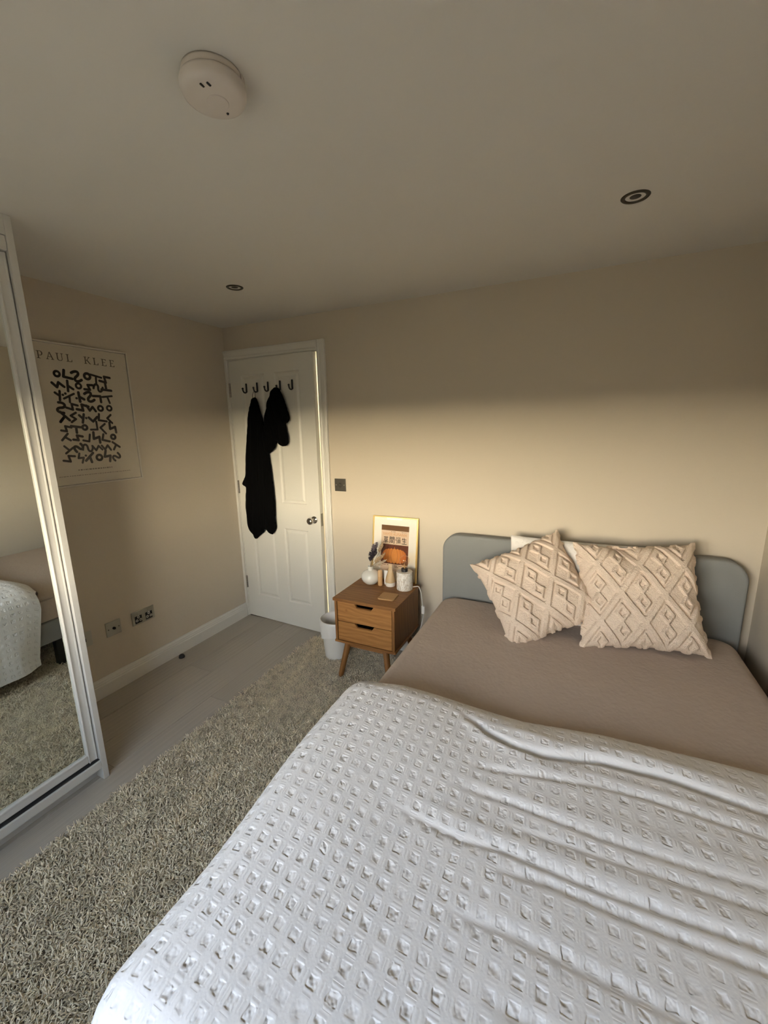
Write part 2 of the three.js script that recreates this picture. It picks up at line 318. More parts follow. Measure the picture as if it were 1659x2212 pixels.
{
  const cloth = P({ specularIntensity: 0.1, color: rgb(0.0025, 0.0025, 0.0027), roughness: 1 });
  const robe = [[0.233, 1.715], [0.222, 1.69], [0.207, 1.655], [0.19, 1.59], [0.179, 1.515], [0.168, 1.46], [0.158, 1.4], [0.146, 1.33], [0.135, 1.253], [0.124, 1.19], [0.098, 1.14], [0.076, 1.096], [0.09, 1.082], [0.108, 1.071], [0.096, 1.0], [0.086, 0.915], [0.088, 0.85], [0.094, 0.79], [0.116, 0.735], [0.142, 0.7], [0.168, 0.671], [0.205, 0.703], [0.25, 0.735], [0.257, 0.766], [0.296, 0.745], [0.333, 0.724], [0.36, 0.752], [0.376, 0.782], [0.372, 0.85], [0.38, 0.968], [0.376, 1.085], [0.367, 1.23], [0.357, 1.322], [0.346, 1.42], [0.334, 1.502], [0.323, 1.57], [0.3, 1.64], [0.287, 1.685], [0.276, 1.714], [0.262, 1.722], [0.25, 1.716]];
  const r = thing('robe', 'long black robe hanging by its loop on the white door', 'robe', onDoor(0, -0.008), -DA);
  obj('robe_body', garment(robe, 0.009, 0.05, (x, y) => 0.010 * Math.sin((x - (y - 1) * 0.09) * 95 + 2 * vnoise(x * 9, y * 5)) + 0.008 * vnoise(x * 22, y * 7), 0.006), cloth, r);
  obj('hanging_loop', tube([[0.246, 1.705, 0.03], [0.25, 1.735, 0.033], [0.262, 1.757, 0.034], [0.272, 1.757, 0.034], [0.274, 1.735, 0.033], [0.272, 1.705, 0.03]], 0.0016, 24, 6), cloth, r);
  const top = [[0.455, 1.776], [0.435, 1.757], [0.414, 1.728], [0.394, 1.69], [0.377, 1.65], [0.364, 1.61], [0.354, 1.568], [0.343, 1.53], [0.334, 1.49], [0.328, 1.44], [0.33, 1.395], [0.34, 1.35], [0.357, 1.322], [0.392, 1.342], [0.424, 1.366], [0.438, 1.398], [0.452, 1.41], [0.464, 1.414], [0.47, 1.392], [0.492, 1.378], [0.524, 1.381], [0.54, 1.39], [0.549, 1.408], [0.549, 1.445], [0.541, 1.49], [0.534, 1.532], [0.557, 1.54], [0.568, 1.553], [0.572, 1.574], [0.562, 1.612], [0.549, 1.65], [0.536, 1.688], [0.52, 1.725], [0.506, 1.75], [0.494, 1.768], [0.474, 1.777]];
  const t = thing('short_top', 'short black sleeved top hanging on the white door', 'top', onDoor(0, -0.008), -DA);
  obj('top_body', garment(top, 0.008, 0.052, (x, y) => 0.009 * Math.sin((x + (y - 1.4) * 0.25) * 110) + 0.008 * vnoise(x * 26, y * 9, 1 << 20, 4), 0.012), cloth, t);
}

// ------------------------------------------------------------------ wardrobe with mirrored sliding door
{
  const x1 = 0.6055, z0 = 1.5023, g = thing('wardrobe', 'white sliding wardrobe with a full-height mirrored door', 'wardrobe', [0, 0, 0]);
  const zE = ZF - 0.002, wh = S({ color: rgb(0.58, 0.57, 0.53), roughness: 0.42 });
  obj('end_panel', bx(0.02, x1, 0, H - 0.001, z0, z0 + 0.0225, 0.0015), wh, g);
  obj('top_filler', bx(x1 - 0.018, x1 - 0.001, 2.15, H - 0.001, z0 + 0.023, zE), wh, g);
  obj('top_track', [bx(x1 - 0.1, x1 - 0.003, 2.103, 2.149, z0 + 0.023, zE, 0.003)], aluWhite, g);
  obj('bottom_board', bx(0.02, x1 - 0.0005, 0.06, 0.096, z0 + 0.023, zE, 0.0015), wh, g);
  obj('bottom_track', bx(x1 - 0.1, x1 - 0.01, 0.0965, 0.1, z0 + 0.023, zE), S({ color: rgb(0.03, 0.03, 0.03), roughness: 0.6 }), g);
  obj('plinth', bx(x1 - 0.07, x1 - 0.05, 0, 0.0595, z0 + 0.023, zE), wh, g);
  obj('back_panel', bx(0.02, 0.03, 0.1, 2.1, z0 + 0.023, zE), wh, g);
  const mx = x1 - 0.026;                               // face of the mirror
  const doorPart = (za, zb, dx, name) => {
    const m = obj(name, new THREE.PlaneGeometry(zb - za - 0.066, 2.092 - 0.146).rotateY(PI / 2).translate(mx - dx, (2.092 + 0.146) / 2, (za + zb) / 2), S({ color: rgb(0.84, 0.87, 0.83), metalness: 1, roughness: 0.0 }), g);
    m.userData.label = 'full-height mirror glass';
    // stile profile: ribbed moulding seen from the front
    const prof = [[0, -0.03], [0.014, -0.03], [0.016, -0.026], [0.0135, -0.022], [0.0125, -0.012], [0.0135, -0.002], [0.0165, 0.0005], [0.0165, 0.003], [0.006, 0.003], [0.004, 0.005], [0, 0.005]];
    for (const [zz, sg] of [[za + 0.03, 1], [zb - 0.03, -1]]) {
      const e = extr(poly(prof.map(([a, b]) => [a, b])), 2.098 - 0.108);
      const p = e.attributes.position; for (let i = 0; i < p.count; i++) { const [a, b, c] = [p.getX(i), p.getY(i), p.getZ(i)]; p.setXYZ(i, mx - dx + a - 0.002, 0.108 + c, zz + b * sg); }
      e.computeVertexNormals(); obj('door_stile', toCreasedNormals(e, 0.3), aluWhite, m);
    }
    obj('bottom_rail', [bx(mx - dx - 0.004, mx - dx + 0.008, 0.108, 0.142, za + 0.034, zb - 0.034, 0.003), bx(mx - dx - 0.003, mx - dx + 0.011, 0.136, 0.146, za + 0.034, zb - 0.034, 0.003)], aluWhite, m);
    obj('top_rail', bx(mx - dx - 0.004, mx - dx + 0.008, 2.088, 2.102, za + 0.034, zb - 0.034, 0.003), aluWhite, m);
  };
  doorPart(z0 + 0.0265, z0 + 0.80, 0, 'mirror_door');
  doorPart(z0 + 0.74, zE - 0.003, 0.034, 'mirror_door');
  shade(g);
}

// ------------------------------------------------------------------ smoke alarm, downlights, switch, sockets, door stop
{
  const alarmWhite = S({ color: rgb(0.62, 0.565, 0.51), roughness: 0.5 });
  const a = thing('smoke_alarm', 'round white smoke alarm on the ceiling', 'smoke alarm', [1.655, H, 1.606], 0);
  obj('base_plate', lathe([[0.0001, 0], [0.06, 0], [0.061, -0.004], [0.061, -0.012], [0.0575, -0.0125], [0.0575, -0.017], [0.0001, -0.017]].map(([x, y]) => [x, y])), alarmWhite, a);
  obj('cover', lathe([[0.059, -0.0145], [0.0645, -0.0165], [0.066, -0.022], [0.0655, -0.031], [0.062, -0.0385], [0.054, -0.0435], [0.03, -0.0465], [0.0001, -0.047]], 64), alarmWhite, a);
  const b = obj('test_button', lathe([[0.0215, -0.0445], [0.0215, -0.0475], [0.02, -0.0485], [0.0001, -0.0488]], 40).translate(0.006, 0, -0.004), alarmWhite, a);
  for (const [x, z] of [[0.011, 0.042], [0.025, 0.038]]) obj('sounder_slot', bx(x - 0.002, x + 0.002, -0.0466, -0.0442, z - 0.005, z + 0.005, 0.0007), blackPlastic, a);
  obj('indicator', new THREE.SphereGeometry(0.0028, 10, 8).translate(0.0, -0.0462, -0.036), blackPlastic, a);
  const clip = []; for (let k = 0; k < 5; k++) { const t = 1.9 + k * 0.13; clip.push(bx(-0.003, 0.003, -0.0165, -0.004, 0.056, 0.064, 0.001).rotateY(t)); }
  obj('vent_rib', clip, alarmWhite, a);
  const glass = S({ color: rgb(0.022, 0.02, 0.017), roughness: 0.5 });
  const spot = (x, z, label) => {
    const s = thing('downlight', label, 'downlight', [x, H, z], 0, 'ceiling downlights');
    obj('bezel', lathe([[0.0295, 0.004], [0.0295, -0.002], [0.034, -0.0045], [0.04, -0.0035], [0.043, -0.0005], [0.043, 0.002]], 48), nickel, s);
    obj('bulb_face', lathe([[0.0001, -0.001], [0.012, -0.0008], [0.02, 0.0005], [0.0293, 0.0005]], 40), glass, s);
  };
  spot(0.728, 0.611, 'small unlit ceiling downlight above the floor by the door'); spot(2.504, 0.65, 'small unlit ceiling downlight above the bed');

  const sw = thing('light_switch', 'square dark steel light switch between the door casing and the bedside table', 'switch', [0.943, 1.1185, 0]);
  const plate = S({ color: rgb(0.16, 0.15, 0.13), metalness: 1, roughness: 0.45 });
  obj('face_plate', bx(-0.043, 0.043, -0.043, 0.043, 0, 0.006, 0.002), plate, sw);
  obj('rocker', bx(-0.005, 0.005, -0.0105, 0.0105, 0.006, 0.0105, 0.002).rotateX(0.12), S({ color: rgb(0.5, 0.48, 0.42), metalness: 1, roughness: 0.25 }), sw);
  obj('rocker_surround', [bx(-0.0075, -0.0052, -0.013, 0.013, 0.0055, 0.0068), bx(0.0052, 0.0075, -0.013, 0.013, 0.0055, 0.0068), bx(-0.0075, 0.0075, -0.0135, -0.0108, 0.0055, 0.0068), bx(-0.0075, 0.0075, 0.0108, 0.0135, 0.0055, 0.0068)], blackPlastic, sw);
  for (const x of [-0.031, 0.031]) obj('screw', cyl(0.0034, 0.0034, 0.001, 16).rotateX(PI / 2).translate(x, 0, 0.0058), S({ color: rgb(0.55, 0.52, 0.46), metalness: 1, roughness: 0.3 }), sw);

  const sockPlate = S({ color: rgb(0.5, 0.49, 0.42), metalness: 1, roughness: 0.3 }), cap = S({ color: rgb(0.62, 0.6, 0.54), roughness: 0.5 });
  const sock = (z, y, w, label, cat, name) => { const s = thing(name, label, cat, [0, y, z], PI / 2); obj('face_plate', bx(-w / 2, w / 2, -0.043, 0.043, 0, 0.006, 0.002), sockPlate, s); return s; };
  const ds = sock(0.870, 0.3745, 0.146, 'steel double plug socket low on the wall above the skirting', 'socket', 'double_socket');
  for (const cx of [-0.034, 0.034]) {
    obj('socket_insert', bx(cx - 0.022, cx + 0.022, -0.034, 0.012, 0.0055, 0.0072, 0.0008), blackPlastic, ds);
    for (const [px, py] of [[0, 0.004], [-0.0115, -0.0165], [0.0115, -0.0165]]) obj('pin_collar', new THREE.TorusGeometry(0.0062, 0.0026, 8, 20).translate(cx + px, py, 0.0078), cap, ds);
    obj('rocker', bx(cx - 0.005, cx + 0.005, 0.018, 0.034, 0.006, 0.0085, 0.001), sockPlate, ds);
  }
  const tv = sock(1.054, 0.3765, 0.086, 'square steel aerial outlet between the double socket and the wardrobe', 'outlet', 'aerial_outlet');
  obj('aerial_port', lathe([[0.0001, 0.002], [0.005, 0.002], [0.005, 0.009], [0.0075, 0.009], [0.0075, 0]], 24).rotateX(PI / 2).translate(0, 0, 0.006), blackPlastic, tv);
  for (const x of [-0.03, 0.03]) obj('screw', cyl(0.0032, 0.0032, 0.001, 14).rotateX(PI / 2).translate(x, 0, 0.0058), nickel, tv);
  const ph = sock(1.217, 0.377, 0.086, 'steel wall outlet half hidden behind the wardrobe end', 'outlet', 'wall_outlet');
  obj('port', bx(-0.011, 0.011, -0.012, 0.008, 0.0055, 0.0075, 0.0008), blackPlastic, ph);

  const st = thing('door_stop', 'small black domed rubber door stop on the grey floor by the skirting', 'door stop', [0.062, 0.0, 0.688]);
  obj('dome', lathe([[0.0001, 0.0245], [0.007, 0.0235], [0.0135, 0.02], [0.018, 0.013], [0.0195, 0.004], [0.0195, 0.0], [0.0001, 0.0]].reverse(), 32), blackPlastic, st);
  obj('screw', cyl(0.004, 0.004, 0.001, 12).translate(0, 0.0242, 0), S({ color: rgb(0.05, 0.05, 0.05), metalness: 0.5, roughness: 0.5 }), st);
}

// ------------------------------------------------------------------ framed poster on the left wall
function canvasTex(w, h, draw) {
  const c = document.createElement('canvas'); c.width = w; c.height = h; draw(c.getContext('2d'), w, h);
  const t = new THREE.CanvasTexture(c); t.colorSpace = THREE.SRGBColorSpace; return t;
}
{
  const zc = 1.018, yc = 1.58, w = 0.506, h = 0.7;
  const art = canvasTex(1000, 1384, (c, cw, ch) => {
    const K = cw / w;                                   // pixels per metre
    const X = (z) => (zc + w / 2 - z) * K, Y = (y) => (yc + h / 2 - y) * K;
    c.fillStyle = '#c6beab'; c.fillRect(0, 0, cw, ch);
    c.fillStyle = '#4a4438'; c.font = `${Math.round(0.05 * K)}px serif`; c.textBaseline = 'middle'; c.textAlign = 'center';
    const word = 'PAUL KLEE', n = word.length;
    for (let i = 0; i < n; i++) c.fillText(word[i], X(1.192 - (i / (n - 1)) * (1.192 - 0.845)), Y(1.871));
    c.textAlign = 'center'; c.strokeStyle = '#5b5446'; c.lineWidth = 3;
    const dashes = (za, zb, y, hh) => { let z = za; while (z > zb) { const l = rr(0.004, 0.014); c.fillStyle = '#6a6252'; c.fillRect(X(z), Y(y) - hh / 2, l * K, hh); z -= l + rr(0.002, 0.005); } };
    dashes(1.105, 0.925, 1.302, 13); dashes(1.2, 0.83, 1.274, 6);
    // plain stand-in for the printed drawing: a field of loose black brush strokes
    c.strokeStyle = '#0b0a09'; c.fillStyle = '#0b0a09'; c.lineCap = 'round'; c.lineJoin = 'round';
    const x0 = X(1.158), x1 = X(0.87), y0 = Y(1.812), y1 = Y(1.335), nx = 6, ny = 9, sx = (x1 - x0) / nx, sy = (y1 - y0) / ny;
    for (let j = 0; j < ny; j++) for (let i = 0; i < nx; i++) {
      const cx = x0 + (i + 0.5) * sx + rr(-9, 9), cy = y0 + (j + 0.5) * sy + rr(-9, 9), q = rnd(), a = rr(0, 2 * PI), R = rr(0.46, 0.6) * sx;
      c.lineWidth = rr(20, 27); c.save(); c.translate(cx, cy); c.rotate(Math.round(a / (PI / 4)) * PI / 4 + rr(-0.2, 0.2)); c.beginPath();
      if (q < 0.32) { c.moveTo(-R, -R * 0.5); c.lineTo(-R * 0.3, R * 0.5); c.lineTo(R * 0.3, -R * 0.45); c.lineTo(R, R * 0.4); }
      else if (q < 0.5) { c.moveTo(-R, -R * 0.6); c.lineTo(R * 0.5, -R * 0.5); c.lineTo(R * 0.4, R * 0.7); }
      else if (q < 0.66) { c.moveTo(-R, R * 0.2); c.bezierCurveTo(-R * 0.8, -R * 1.1, R * 0.1, -R, 0, 0); c.bezierCurveTo(-R * 0.1, R, R * 0.9, R, R, -R * 0.2); }
      else if (q < 0.76) { c.arc(0, 0, R * 0.5, 0, 2 * PI); }
      else if (q < 0.88) { c.moveTo(-R, -R * 0.5); c.lineTo(R, -R * 0.4); c.moveTo(0, -R * 0.45); c.lineTo(R * 0.1, R * 0.9); }
      else { c.moveTo(-R, 0); c.lineTo(R, R * 0.2); c.moveTo(-R * 0.1, R * 0.1); c.lineTo(R * 0.6, -R * 0.8); }
      c.stroke();
      if (q > 0.9) { c.beginPath(); c.arc(R * 0.2, R * 0.75, 12, 0, 2 * PI); c.fill(); }
      c.restore();
    }
  });
  const g = thing('framed_poster', 'large framed poster of loose black brush strokes on the side wall', 'poster', [0, yc, zc], PI / 2);
  obj('print', new THREE.PlaneGeometry(w - 0.004, h - 0.004).translate(0, 0, 0.011), S({ map: art, roughness: 0.9 }), g);
  obj('backing', bx(-w / 2 + 0.001, w / 2 - 0.001, -h / 2 + 0.001, h / 2 - 0.001, 0.001, 0.0105), S({ color: rgb(0.4, 0.38, 0.34), roughness: 0.9 }), g);
  obj('glazing', new THREE.PlaneGeometry(w - 0.002, h - 0.002).translate(0, 0, 0.0145), P({ color: rgb(1, 1, 1), transmission: 1, roughness: 0.04, thickness: 0, ior: 1.45 }), g);
  const fm = S({ color: rgb(0.6, 0.56, 0.48), roughness: 0.35 });
  obj('frame', [bx(-w / 2 - 0.008, -w / 2, -h / 2 - 0.008, h / 2 + 0.008, 0, 0.018, 0.002), bx(w / 2, w / 2 + 0.008, -h / 2 - 0.008, h / 2 + 0.008, 0, 0.018, 0.002), bx(-w / 2, w / 2, h / 2, h / 2 + 0.008, 0, 0.018, 0.002), bx(-w / 2, w / 2, -h / 2 - 0.008, -h / 2, 0, 0.018, 0.002)], fm, g);
}

// ------------------------------------------------------------------ rug
{
  const rx0 = 0.752, rx1 = 2.25, rz0 = 0.13, rz1 = 2.75;
  const rug = thing('shaggy_rug', 'cream shaggy rug running under the bed and the bedside table', 'rug', [0, 0, 0]);
  obj('backing', bx(rx0 + 0.01, rx1 - 0.01, 0.0005, 0.007, rz0 + 0.01, rz1 - 0.01, 0.003), S({ color: rgb(0.78, 0.7, 0.56), roughness: 1 }), rug);
  // one tuft: a few curling strands
  const strands = [];
  for (let k = 0; k < 5; k++) {
    const a = rnd() * 2 * PI, len = rr(0.02, 0.032), lean = rr(0.5, 1.5), wd = rr(0.0027, 0.0037), ox = rr(-0.007, 0.007), oz = rr(-0.007, 0.007), n = 4, pos = [], idx = [];
    const dx = Math.cos(a), dz = Math.sin(a), c = rr(0.3, 1.0);
    let x = 0, y = 0.0;
    for (let i = 0; i <= n; i++) {
      const t = i / n, ww = wd * (1 - 0.5 * t);
      for (let m = 0; m < 3; m++) { const b = m * 2 * PI / 3; const px = ox + dx * x, pz = oz + dz * x; pos.push(px + ww * Math.cos(b), y + 0.3 * ww * Math.sin(b * 2), pz + ww * Math.sin(b)); }
      const ang = lean * 0.3 + t * lean + c * t * t; x += Math.sin(ang) * len / n; y += Math.cos(ang) * len / n;
      if (i < n) for (let m = 0; m < 3; m++) { const p = i * 3 + m, q = i * 3 + (m + 1) % 3; idx.push(p, p + 3, q, q, p + 3, q + 3); }
    }
    idx.push(n * 3, n * 3 + 2, n * 3 + 1);
    const g = new THREE.BufferGeometry(); g.setAttribute('position', new THREE.Float32BufferAttribute(pos, 3)); g.setIndex(idx); g.computeVertexNormals(); g.setAttribute('uv', new THREE.Float32BufferAttribute(new Float32Array(pos.length / 3 * 2), 2));
    strands.push(g);
  }
  const tuft = merge(strands), step = 0.0122, spots = [];
  for (let x = rx0; x < rx1; x += step) for (let z = rz0; z < rz1; z += step) {
    if (x > 1.95 || (z > 2.45 && x > 1.75)) { if (rnd() > 0.35) continue; }
    spots.push([x + rr(-0.5, 0.5) * step, z + rr(-0.5, 0.5) * step]);
  }
  const im = new THREE.InstancedMesh(tuft, S({ color: rgb(1, 1, 1), roughness: 0.95 }), spots.length), M = new THREE.Matrix4(), Q = new THREE.Quaternion(), V = new THREE.Vector3(), Sc = new THREE.Vector3(), E = new THREE.Euler(), col = new THREE.Color();
  spots.forEach(([x, z], i) => {
    const nz = vnoise(x * 22, z * 22, 1 << 20, 5), n2 = vnoise(x * 70, z * 70, 1 << 20, 8);
    E.set(rr(-0.25, 0.25), nz * 5 + rr(-3, 3), rr(-0.25, 0.25)); Q.setFromEuler(E);
    const s = 0.75 + 0.5 * n2; Sc.set(1.1, s, 1.1);
    M.compose(V.set(x, 0.006, z), Q, Sc); im.setMatrixAt(i, M);
    const b = (rnd() < 0.28 + 0.3 * (nz - 0.5) ? rr(0.52, 0.72) : rr(0.82, 1.02)) * (0.9 + 0.12 * n2); im.setColorAt(i, col.setRGB(0.97 * b, 0.865 * b - 0.02 * (1 - b), 0.66 * b - 0.06 * (1 - b)));
  });
  im.name = 'pile'; im.userData.kind = 'stuff'; im.castShadow = im.receiveShadow = true; rug.add(im);
}

// ------------------------------------------------------------------ waste bin
{
  const b = thing('waste_bin', 'small white waste bin with a liner beside the bedside table', 'bin', [1.026, 0.012, 0.262]);
  const m = S({ color: rgb(0.68, 0.66, 0.6), roughness: 0.45 }), bag = S({ color: rgb(0.7, 0.69, 0.65), roughness: 0.4 });
  obj('bin_body', lathe([[0.0001, 0.004], [0.07, 0.004], [0.074, 0], [0.077, 0.004], [0.099, 0.262], [0.101, 0.266], [0.099, 0.268], [0.095, 0.262], [0.074, 0.01], [0.0001, 0.008]], 48), m, b);
  obj('liner', grid(96, 24, (u, v) => {
    const a = u * 2 * PI, wob = 1 + 0.03 * Math.sin(a * 7 + 3 * v) + 0.02 * Math.sin(a * 13);
    // hangs inside, over the rim and down the outside
    const t = v * 3; let r, y;
    if (t < 1.4) { const k = t / 1.4; r = 0.07 + 0.023 * k; y = 0.10 + 0.162 * k; r -= 0.006 * (wob - 1) * 30 * (1 - k); }
    else if (t < 1.7) { const k = (t - 1.4) / 0.3; r = 0.0935 + 0.01 * k; y = 0.262 + 0.011 * Math.sin(k * PI); }
    else { const k = (t - 1.7) / 1.3; r = 0.1035 - 0.004 * k + 0.0035 * k * Math.sin(a * 9 + 1.3) + 0.0025; y = 0.264 - 0.1 * k * (1 + 0.12 * Math.sin(a * 3 + 1)); }
    return [Math.cos(a) * r, y, Math.sin(a) * r];
  }, null, true), bag, b);
}

// ------------------------------------------------------------------ bedside table
const NT = 0.518;                                        // its top
{
  const n = thing('bedside_table', 'brown wooden bedside table with two drawers on splayed legs', 'bedside table', [0, 0, 0]);
  const x0 = 1.143, x1 = 1.531, zb = 0.075, zf = 0.45;
  obj('top', bx(1.134, 1.541, 0.4995, NT, 0.07, 0.456, 0.003), teak, n);
  obj('side_panel', bx(x0, x0 + 0.0155, 0.25, 0.499, zb, zf, 0.001, 'v'), teak, n);
  obj('side_panel', bx(x1 - 0.0155, x1, 0.25, 0.499, zb, zf, 0.001, 'v'), teak, n);
  obj('bottom_panel', bx(1.138, 1.537, 0.236, 0.2495, zb, zf + 0.003, 0.002), teak, n);
  obj('back_panel', bx(x0 + 0.016, x1 - 0.016, 0.25, 0.499, zb, zb + 0.006), teak, n);
  for (const [y0, y1, u0] of [[0.3762, 0.4958, 0.0], [0.2525, 0.3722, 0.43]]) {
    const a = x0 + 0.0185, b = x1 - 0.0185, s = poly([[a, y0], [b, y0], [b, y1], [1.4, y1], [1.384, y1 - 0.023], [1.291, y1 - 0.023], [1.274, y1], [a, y1]]);
    const g = extr(s, 0.014, 0.0012, 2).translate(0, 0, zf - 0.0185); boxUV(g); const uv = g.attributes.uv; for (let i = 0; i < uv.count; i++) uv.setXY(i, uv.getX(i) - a + u0 * 0.7, uv.getY(i) - y0 + u0);
    const d = obj('drawer', soft(g, 0.5), teakFront, n);
    const dk = S({ color: rgb(0.02, 0.014, 0.009), roughness: 0.9 });
    obj('drawer_box', [bx(a + 0.01, b - 0.01, y0 + 0.004, y0 + 0.01, zb + 0.02, zf - 0.019), bx(a + 0.004, a + 0.014, y0 + 0.004, y1 - 0.03, zb + 0.02, zf - 0.019), bx(b - 0.014, b - 0.004, y0 + 0.004, y1 - 0.03, zb + 0.02, zf - 0.019), bx(a + 0.01, b - 0.01, y0 + 0.004, y1 - 0.03, zb + 0.02, zb + 0.03)], dk, d);
  }
  obj('apron', bx(1.215, 1.46, 0.2105, 0.2355, zf - 0.035, zf - 0.018, 0.002), teak, n);
  const leg = (sx, sz) => {
    const xt = sx < 0 ? 1.214 : 1.46, zt = sz > 0 ? zf - 0.03 : zb + 0.035, xb = sx < 0 ? 1.171 : 1.503, zz = sz > 0 ? zf + 0.012 : zb - 0.0;
    const A = new THREE.Vector3(xb, 0.012, zz), B = new THREE.Vector3(xt, 0.236, zt), d = B.clone().sub(A), g = new THREE.CylinderGeometry(0.0195, 0.015, d.length(), 20);
    boxUV(g, 'v'); g.applyQuaternion(new THREE.Quaternion().setFromUnitVectors(new THREE.Vector3(0, 1, 0), d.clone().normalize())).translate(...A.clone().add(B).multiplyScalar(0.5).toArray());
    obj('leg', g, teak, n);
  };
  leg(-1, 1); leg(1, 1); leg(-1, -1); leg(1, -1);
}

// ------------------------------------------------------------------ things on the bedside table
{
  // leaning picture: pivot at bottom front edge
  const fw = 0.315, fh = 0.417, lean = 0.125;
  const pr = canvasTex(760, 1010, (c, w, h) => {
    const K = w / fw;
    c.fillStyle = '#e9e4d6'; c.fillRect(0, 0, w, h);
    const L = 0.061 * K, R = 0.254 * K, Tp = 0.057 * K, wd = R - L, B = h - 0.062 * K;
    c.fillStyle = '#d7bda0'; c.fillRect(L, Tp, wd, B - Tp);
    c.fillStyle = '#6a4a2a'; c.fillRect(L, Tp, wd, 0.034 * K);
    c.fillStyle = '#4a3826'; for (const [a, b] of [[0.35, 0.4], [0.42, 0.52], [0.74, 0.79], [0.81, 0.84], [0.87, 0.9]]) c.fillRect(L + a * wd, Tp + 0.0405 * K, (b - a) * wd, 5);
    c.fillStyle = '#c98a52'; c.font = `${Math.round(0.0255 * K)}px sans-serif`; c.textBaseline = 'alphabetic'; c.textAlign = 'left';
    const txt = 'YAYOI KUSAMA', tw = c.measureText(txt).width; c.save(); c.translate(L + 0.06 * wd, Tp + 0.067 * K); c.scale(0.87 * wd / tw, 1); c.fillText(txt, 0, 0); c.restore();
    // four brush-drawn characters, as strokes in a 100 x 100 box
    const han = [
      [[[8, 16], [92, 16]], [[32, 4], [32, 28]], [[68, 4], [68, 28]], [[26, 34], [74, 34]], [[26, 34], [26, 68]], [[74, 34], [74, 68]], [[26, 51], [74, 51]], [[26, 68], [74, 68]], [[4, 82], [96, 82]], [[50, 68], [50, 99]]],
      [[[10, 4], [10, 98]], [[10, 6], [42, 6]], [[42, 6], [42, 36]], [[10, 21], [42, 21]], [[10, 36], [42, 36]], [[58, 6], [92, 6]], [[58, 6], [58, 36]], [[58, 21], [92, 21]], [[58, 36], [92, 36]], [[92, 6], [92, 96], [80, 96]], [[34, 50], [66, 50]], [[34, 50], [34, 88]], [[66, 50], [66, 88]], [[34, 69], [66, 69]], [[34, 88], [66, 88]]],
      [[[6, 8], [32, 8], [32, 30], [8, 30], [6, 52], [32, 52], [30, 92], [20, 96]], [[42, 8], [96, 8]], [[69, 8], [69, 96]], [[46, 40], [46, 96]], [[46, 40], [92, 40], [92, 96]], [[52, 16], [46, 32]], [[84, 16], [92, 32]], [[54, 50], [62, 60]], [[62, 50], [54, 60]], [[54, 70], [62, 80]], [[62, 70], [54, 80]], [[76, 50], [85, 60]], [[85, 50], [76, 60]], [[76, 70], [85, 80]], [[85, 70], [76, 80]]],
      [[[28, 6], [12, 42]], [[22, 30], [90, 30]], [[52, 4], [52, 94]], [[18, 60], [86, 60]], [[4, 94], [98, 94]]]];
    c.strokeStyle = '#241a14'; c.lineCap = 'butt';
    han.forEach((st, i) => { const cw = 0.195 * wd, ox = L + 0.075 * wd + i * 0.222 * wd, oy = Tp + 0.073 * K, hh = 0.044 * K; c.lineWidth = i === 2 ? 6 : 9; st.forEach((l) => { c.beginPath(); l.forEach(([x, y], k) => k ? c.lineTo(ox + x / 100 * cw, oy + y / 100 * hh) : c.moveTo(ox + x / 100 * cw, oy + y / 100 * hh)); c.stroke(); }); });
    // plain stand-in picture: an ordinary ribbed pumpkin on brown
    const iy = Tp + 0.125 * K, ih = 0.128 * K; c.fillStyle = '#5f2f1a'; c.fillRect(L + 2, iy, wd - 4, ih);
    const cx = L + wd * 0.5, cy = iy + ih * 0.58;
    for (let k = 0; k < 9; k++) { const o = [-4, 4, -3, 3, -2, 2, -1, 1, 0][k], ex = Math.sin(o / 4.6 * PI / 2); c.fillStyle = ['#b9682c', '#c4732f', '#c97a35', '#d0843c', '#d38a41'][4 - Math.abs(o)]; c.beginPath(); c.ellipse(cx + ex * wd * 0.33, cy, wd * 0.115, ih * (0.39 - 0.012 * o * o * 0.6), 0, 0, 2 * PI); c.fill(); c.strokeStyle = '#8a4a20'; c.lineWidth = 3; c.stroke(); }
    c.fillStyle = '#a9672f'; c.fillRect(cx - 6, cy - ih * 0.47, 12, ih * 0.1);
    c.fillStyle = '#7d5c40'; for (const [a, b, y] of [[0.05, 0.2, 0], [0.24, 0.4, 0], [0.5, 0.62, 0.2], [0.66, 0.8, 0.1], [0.3, 0.4, 0.6], [0.52, 0.66, 0.7]]) c.fillRect(L + a * wd, iy + ih + 14 + y * 40, (b - a) * wd, 9);
  });
  const f = thing('framed_print', 'gold framed print of an orange pumpkin leaning on the wall', 'picture', [1.3545, NT, 0.074]);
  const piv = new THREE.Matrix4().makeRotationX(-lean), put = (g) => g.applyMatrix4(piv);
  const gold = S({ color: rgb(0.72, 0.52, 0.2), metalness: 1, roughness: 0.28 });
  obj('print', put(new THREE.PlaneGeometry(fw, fh).translate(0, fh / 2, -0.0085)), S({ map: pr, roughness: 0.85 }), f);
  obj('glazing', put(new THREE.PlaneGeometry(fw, fh).translate(0, fh / 2, -0.005)), P({ color: rgb(1, 1, 1), transmission: 1, roughness: 0.0, thickness: 0, ior: 1.5 }), f);
  const e = 0.0075, fr = [];
  fr.push(bx(-fw / 2, fw / 2, 0, e, -0.018, 0, 0.001), bx(-fw / 2, fw / 2, fh - e, fh, -0.018, 0, 0.001), bx(-fw / 2, -fw / 2 + e, e, fh - e, -0.018, 0, 0.001), bx(fw / 2 - e, fw / 2, e, fh - e, -0.018, 0, 0.001));
  obj('frame', fr.map(put), gold, f);
  obj('backing', put(bx(-fw / 2 + 0.002, fw / 2 - 0.002, 0.002, fh - 0.002, -0.0165, -0.009)), S({ color: rgb(0.03, 0.026, 0.02), roughness: 0.9 }), f);
}
